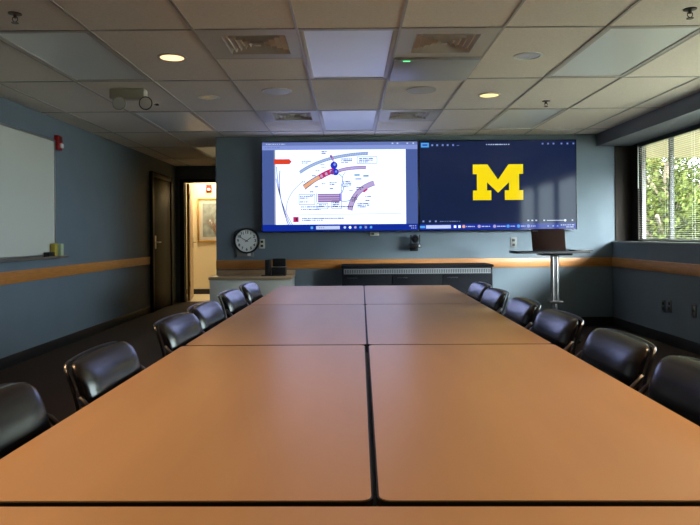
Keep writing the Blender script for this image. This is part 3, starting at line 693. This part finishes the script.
t = wallbox('wall_sensor', 'tiny white sensor mounted just below the right edge of the round clock', 'sensor', 249.5, 253.8, 0.04, 0.045, M['white'], 0.034, 0)
p = P(374.5, 234, YB)
t = thing('cable_plate', 'slim beige connector box on the wall just under the left display', 'wall box', (p[0], YB-0.0005, p[2]))
MB().box(-0.055, 0.055, -0.03, 0, -0.022, 0.022, bev=0.004).build('box', M['plate'], t)
MB().box(-0.04, -0.005, -0.034, -0.029, -0.01, 0.012).build('port', M['slot'], t)
# conference camera under the displays
p = P(415, 240.5, 7.68)
t = thing('video_camera', 'black video conference camera on a small bracket below the display seam', 'camera', (p[0], 7.66, p[2]-0.08))
MB().box(-0.07, 0.07, -0.06, 0.148, -0.006, 0.0, bev=0.002).box(-0.05, 0.05, 0.14, 0.149, -0.05, 0.03, bev=0.002).build('bracket', M['blackm'], t)
MB().box(-0.065, 0.065, -0.055, 0.055, 0.0, 0.045, bev=0.01).build('base', M['blackp'], t)
for sx in (-0.052, 0.052): MB().box(sx-0.006, sx+0.006, -0.03, 0.03, 0.04, 0.15, bev=0.005).build('yoke_arm', M['blackp'], t)
hd = MB().sph((0, 0, 0.10), 0.052, None, (0.86, 1, 1)).build('camera_head', M['blackp'], t)
MB().cyl((0, -0.045, 0.10), (0, -0.062, 0.10), 0.028).build('lens', M['bezel'], hd)
MB().box(0.035, 0.055, -0.0565, -0.0545, 0.005, 0.03).build('sticker', M['white'], t)
# lectern table on a pole + laptop
LY = 6.75
lp = P(554.5, 252, LY); LZ = P(554, 251, LY)[2]
t = thing('pole_lectern', 'slim black height adjustable table on a steel pole holding the laptop', 'lectern', (lp[0], LY, 0))
x0, x1 = P(516, 250, LY-0.15)[0]-lp[0], P(591, 250, LY-0.15)[0]-lp[0]
MB().prism(rrect(x0, x1, -0.18, 0.18, 0.05), LZ-0.022, LZ).build('top', M['ltop'], t)
MB().box(-0.16, 0.16, -0.10, 0.10, LZ-0.045, LZ-0.022, bev=0.006).build('mount_plate', M['blackm'], t)
MB().cyl((-0.022, 0, 0.58), (-0.022, 0, LZ-0.04), 0.024).cyl((0.022, 0, 0.58), (0.022, 0, LZ-0.04), 0.024).build('upper_column', M['chrome'], t)
MB().box(-0.075, 0.075, -0.05, 0.05, 0.395, 0.425, bev=0.008).build('collar', M['blackp'], t)
MB().cyl((0, 0, 0.03), (0, 0, 0.40), 0.03).cyl((-0.022, 0, 0.42), (-0.022, 0, 0.6), 0.0235).cyl((0.022, 0, 0.42), (0.022, 0, 0.6), 0.0235).build('lower_column', M['chrome'], t)
MB().lathe([(0, 0), (0.26, 0), (0.26, 0.012), (0.06, 0.03), (0.035, 0.035), (0, 0.035)], (0, 0, 0)).build('base', M['blackm'], t)
lx = P(547.5, 240, LY)[0]
t = thing('laptop', 'open dark brown laptop turned away on the pole lectern', 'laptop', (lx, LY-0.05, LZ), math.radians(-27))
MB().box(-0.17, 0.17, -0.0, 0.20, 0.0, 0.018, bev=0.004).build('base', M['blackp'], t)
lid = MB().box(-0.17, 0.17, -0.006, 0.0, 0.0, 0.232, bev=0.002).build('lid', M['lapb'], t, (0, 0.002, 0.017)); lid.rotation_euler = (math.radians(20), 0, 0)
MB().box(-0.155, -0.10, -0.0068, -0.0058, 0.205, 0.217).build('badge', M['gplate'], lid)
MB().box(-0.152, 0.152, 0.0, 0.001, 0.012, 0.215).build('screen', M['bezel'], lid)
tx = P(580, 249, LY)[0]
tag(MB().box(-0.10, 0.10, -0.075, 0.075, 0.0, 0.012, bev=0.004).build('tablet', M['blackm'], None, (tx, LY-0.02, LZ)), 'flat dark tablet lying on the pole lectern right of the laptop', 'tablet').rotation_euler.z = 0.15

# ------------------------------------------------------------------ right wall plates
for px, py, lab, m in ((663.2, 306, 'left one of two dark switch plates low on the window wall', 'gplate'), (669.3, 306, 'right one of two dark switch plates low on the window wall', 'gplate'), (694, 311, 'grey outlet plate low on the window wall at the frame edge', 'gplate')):
    Y = XR*FPX/(px-PX0); p = P(px, py, Y)
    t = thing('wall_plate', lab, 'outlet', (XR-0.0005, p[1], p[2]))
    MB().box(-0.007, 0, -0.036, 0.036, -0.062, 0.062, bev=0.002).build('plate', M[m], t)
    sm = MB()
    for q in (-1, 1): sm.box(-0.0085, -0.006, -0.016, 0.016, q*0.026-0.015, q*0.026+0.015, bev=0.001)
    sm.build('socket', M['slot'] if px < 680 else M['alu'], t)

# ------------------------------------------------------------------ left wall: whiteboard, tray items, strobe
Y1 = 2.975*FPX/(PX0-56.2); zt = P(54.5, 140, Y1)[2]; zb = P(54.5, 256, Y1)[2]; Y0 = 3.6
t = thing('whiteboard', 'large whiteboard in aluminium frame on the left wall', 'whiteboard', (XL, (Y0+Y1)/2, zb))
L = (Y1-Y0)/2; H = zt-zb
MB().box(0.0, 0.018, -L+0.01, L-0.01, 0.01, H-0.01).build('writing_surface', M['wboard'], t)
MB().box(0, 0.025, -L, L, H-0.02, H, bev=0.003).box(0, 0.025, -L, L, 0, 0.02, bev=0.003).box(0, 0.025, -L, -L+0.02, 0.02, H-0.02, bev=0.003).box(0, 0.025, L-0.02, L, 0.02, H-0.02, bev=0.003).build('frame', M['alu'], t)
MB().box(0.0, 0.095, -L, L+0.12, -0.018, -0.006, bev=0.003).box(0.088, 0.095, -L, L+0.12, -0.010, 0.004, bev=0.002).box(0, 0.006, L, L+0.12, -0.018, 0.02, bev=0.002).build('pen_tray', M['tray'], t)
tz = zb-0.0055
def wy(px, X=-2.95): return -X*FPX/(PX0-px)
tag(MB().box(-0.03, 0.03, -0.06, 0.06, 0, 0.022, bev=0.004).box(-0.03, 0.03, -0.06, 0.06, 0.022, 0.05, bev=0.006).build('whiteboard_eraser', M['blackp'], None, (-2.943, wy(48.5), tz)), 'black eraser on the whiteboard tray, leftmost of the things there', 'eraser')
tag(MB().box(-0.02, 0.02, -0.028, 0.028, 0, 0.13, bev=0.003).box(-0.018, 0.018, -0.026, 0.026, 0.13, 0.134, bev=0.001).build('marker_box', M['yellow'], None, (-2.947, wy(53.8), tz)), 'upright yellow box on the whiteboard tray between eraser and pale box', 'box')
tag(MB().box(-0.025, 0.025, -0.03, 0.03, 0, 0.125, bev=0.004).box(-0.022, 0.022, -0.027, 0.027, 0.125, 0.13, bev=0.001).build('wipes_box', M['pgreen'], None, (-2.942, wy(59.0), tz)), 'upright pale green box at the end of the whiteboard tray', 'box')
Y = 3.0*FPX/(PX0-57); p = P(57.3, 143, Y)
def strobe(loc, rz, lab):
    t = thing('fire_alarm_strobe', lab, 'alarm', loc, rz)
    MB().box(-0.055, 0.055, -0.045, 0, -0.075, 0.075, bev=0.008).build('housing', M['red'], t)
    MB().box(-0.03, 0.03, -0.07, -0.044, -0.055, -0.005, bev=0.012).build('strobe_lens', M['strobe'], t)
    gs = MB()
    for k in range(4): gs.box(-0.035, 0.035, -0.047, -0.044, 0.015+0.013*k, 0.022+0.013*k)
    gs.build('sounder_grille', M['base'], t)
strobe((XL, p[1], p[2]), math.radians(90), 'red fire alarm strobe on the left wall past the whiteboard')
p = P(209, 188, HY-0.02)
strobe((p[0], HY, p[2]), 0, 'red fire alarm strobe on the hallway wall above the framed print')

# ------------------------------------------------------------------ ceiling fixtures
def troffer(x, y, lab):
    t = thing('ceiling_light_panel', lab, 'ceiling light', (x+0.305, y+0.61, CEIL), 0, 'unlit ceiling light panels')
    e = 0.03
    MB().box(-0.297, 0.297, -0.60, -0.60+e, -0.003, 0.014, bev=0.001).box(-0.297, 0.297, 0.60-e, 0.60, -0.003, 0.014, bev=0.001).box(-0.297, -0.297+e, -0.60+e, 0.60-e, -0.003, 0.014, bev=0.001).box(0.297-e, 0.297, -0.60+e, 0.60-e, -0.003, 0.014, bev=0.001).build('frame', M['vent'], t)
    MB().box(-0.297+e, 0.297-e, -0.60+e, 0.60-e, 0.002, 0.010).build('lens', M['lens'], t)
labs = ['unlit bluish light panel in the ceiling centre, the nearer of two', 'unlit bluish light panel in the ceiling centre, close to the displays', 'unlit grey light panel at the left of the ceiling above the whiteboard', 'pale unlit light panel at the right of the ceiling by the window',
        'unlit light panel at the left of the ceiling near the screen wall corner', 'unlit light panel at the right of the ceiling near the far window corner', 'unlit light panel in the dark alcove ceiling by the door']
for (x, y), l in zip(light_cells, labs + ['unlit light panel over the table out of frame', 'unlit light panel behind the camera', 'unlit light panel nearer left', 'unlit light panel nearer right']): troffer(x, y, l)
def vent(x, y, lab):
    t = thing('air_vent', lab, 'air vent', (x+0.305, y+0.305, CEIL), 0, 'square ceiling air vents'); sh = 0.03 if x < 0 else 0.0
    q = 0.195; fp = MB()
    for a in ((-0.297, 0.297, -0.297, -q), (-0.297, 0.297, q, 0.297), (-0.297, -q+sh, -q, q), (q+sh, 0.297, -q, q)): fp.box(a[0], a[1], a[2], a[3], -0.004, 0.004)
    fp.build('panel', M['vent'], t)
    MB().box(-q+sh, q+sh, -q, q, 0.055, 0.06).build('throat', M['dark'], t)
    lv = MB()
    for k in range(5):
        r = q - 0.037*k; r2 = r - 0.014; z0, z1 = -0.006, 0.024   # sloping square cones
        o_ = [(-r, -r, z0), (r, -r, z0), (r, r, z0), (-r, r, z0)]; i_ = [(-r2, -r2, z1), (r2, -r2, z1), (r2, r2, z1), (-r2, r2, z1)]
        for j in range(4):
            j2 = (j+1) % 4; A, B, Cc, D = [Vector(v) for v in (o_[j], o_[j2], i_[j2], i_[j])]; th = Vector((0, 0, 0.003))
            lv.face([A, B, Cc, D]); lv.face([A+th, D+th, Cc+th, B+th]); lv.face([A, A+th, B+th, B])
    lv.box(-0.018, 0.018, -0.018, 0.018, -0.006, -0.002)
    lv.build('louvers', M['vent'], t, (sh, 0, 0))
for (x, y), l in zip(vent_cells, ['square louvred ceiling vent, nearer one on the left', 'square louvred ceiling vent, nearer one on the right', 'square louvred ceiling vent on the left close to the displays', 'square louvred ceiling vent on the right close to the displays']): vent(x, y, l)
# ceiling microphone panel with green LED
t = thing('ceiling_microphone', 'flat grey ceiling microphone panel with a small green light', 'microphone', (0.61, G0+0.915, CEIL))
MB().box(-0.297, 0.297, -0.295, 0.295, -0.022, 0.012, bev=0.004).build('panel', M['mic'], t)
MB().box(-0.235, -0.185, -0.285, -0.272, -0.024, -0.0215).build('status_light', M['green'], t)
def downlight(x, y, on, lab, mm=None, watts=None):
    t = thing('downlight', lab, 'downlight', (x, y, CEIL), 0, 'round recessed downlights')
    MB().lathe([(0.080, 0.0), (0.098, 0.0), (0.098, -0.004), (0.080, -0.005), (0.080, 0.0)], (0, 0, 0)).build('trim_ring', M['white'] if not on else M['vent'], t)
    if on: MB().lathe([(0, 0.004), (0.081, 0.004), (0.081, -0.002), (0, -0.002)], (0, 0, 0)).build('lens', mm or M['lampon'], t)
    else:
        MB().lathe([(0.081, 0.001), (0.078, -0.001), (0.05, -0.0035), (0.03, -0.001), (0, -0.001), (0, 0.001)], (0, 0, 0), seg=24).build('reflector', M['refl'], t)
    if on:
        d = bpy.data.lights.new('downlight_lamp', 'SPOT'); d.energy = watts or DOWN_W; d.color = WARM; d.spot_size = math.radians(110); d.spot_blend = 0.9; d.shadow_soft_size = 0.07
        lo = bpy.data.objects.new('downlight_lamp', d); COL.objects.link(lo); lo.location = (x, y, CEIL-0.03)
DX = 1.23
downlight(-DX+0.03, G0+0.58, True, 'lit warm downlight at the left, glowing orange')
downlight(DX, G0+0.61, False, 'unlit mirror downlight at the right, nearer the camera')
downlight(-DX, G0+1.83, False, 'unlit mirror downlight at the left, farther from the camera')
downlight(DX, G0+1.83, True, 'lit yellow downlight at the right, nearest the displays', M['lampon2'])
for k, y in enumerate((G0-1.83, G0-3.05, G0-4.27)):
    for sx in (-1, 1): downlight(sx*DX, y, True, 'lit warm downlight %s at the %s' % (('just in front of the camera', 'above the camera position', 'behind the camera')[k], 'left' if sx < 0 else 'right'), None, DOWN_W*2.2)
for sx, lab in ((-1, 'round flat ceiling speaker left of the centre panels'), (1, 'round flat ceiling speaker right of the centre panels')):
    t = thing('ceiling_speaker', lab, 'speaker', (sx*0.61, 5.36, CEIL), 0, 'round ceiling speakers')
    MB().lathe([(0, -0.006), (0.10, -0.006), (0.118, -0.004), (0.124, 0.0), (0, 0.0)], (0, 0, 0)).build('grille', M['vent'], t)
    MB().lathe([(0.112, -0.0055), (0.122, -0.007), (0.126, -0.003), (0.126, 0), (0.112, 0), (0.112, -0.0055)], (0, 0, 0)).build('rim', M['vent'], t)
def sprinkler(px, py, lab):
    dy = PY0-py - math.sin(ROLL)*(px-PX0)
    Y = (CEIL-HC)*FPX/dy; x = P(px, py, Y)[0]
    t = thing('sprinkler_head', lab, 'sprinkler', (x, Y, CEIL), 0, 'ceiling sprinkler heads')
    MB().lathe([(0, 0), (0.035, 0), (0.035, -0.004), (0.012, -0.008), (0, -0.008)], (0, 0, 0), seg=20).build('escutcheon', M['brassd'], t)
    MB().cyl((0, 0, 0), (0, 0, -0.025), 0.009).tube([(-0.012, 0, -0.02), (-0.015, 0, -0.035), (0, 0, -0.05), (0.015, 0, -0.035), (0.012, 0, -0.02)], 0.0025, seg=6).build('body', M['brassd'], t)
    MB().cyl((0, 0, -0.050), (0, 0, -0.053), 0.019, smooth=False).build('deflector', M['brassd'], t)
sprinkler(15, 13.5, 'sprinkler head at the left of the ceiling above the whiteboard side')
sprinkler(546, 101, 'sprinkler head in the ceiling in front of the right display')
sprinkler(690, 9, 'sprinkler head in the ceiling at the right by the window')
# emergency light
ex = P(131, 88, 5.3)[0]
t = thing('emergency_light', 'beige twin head emergency light hanging under the ceiling on the left', 'emergency light', (ex, 5.25, CEIL))
MB().box(-0.145, 0.14, -0.05, 0.05, -0.085, -0.004, bev=0.008).box(-0.10, 0.10, -0.03, 0.03, -0.006, 0, bev=0.002).build('housing', M['beige'], t)
for sx in (-0.05, 0.165):
    h_ = MB().lathe([(0, 0.0), (0.030, 0.0), (0.052, -0.05), (0.055, -0.07), (0.048, -0.072), (0.0, -0.060)], (sx, -0.02, -0.135), axis='Y', seg=24).cyl((min(sx, 0.13), 0, -0.08), (sx, -0.02, -0.12), 0.012).build('lamp_head', M['beige'] if sx < 0 else M['blackp'], t)
    MB().lathe([(0, -0.0715), (0.047, -0.0715), (0.046, -0.076), (0, -0.084)], (sx, -0.02, -0.135), axis='Y', seg=24).build('lens', M['lamphead'], h_)
MB().box(0.225, 0.25, -0.03, 0.0, -0.14, -0.125, bev=0.003).cyl((0.215, -0.02, -0.133), (0.23, -0.02, -0.133), 0.004).build('tab', M['blackp'], t)
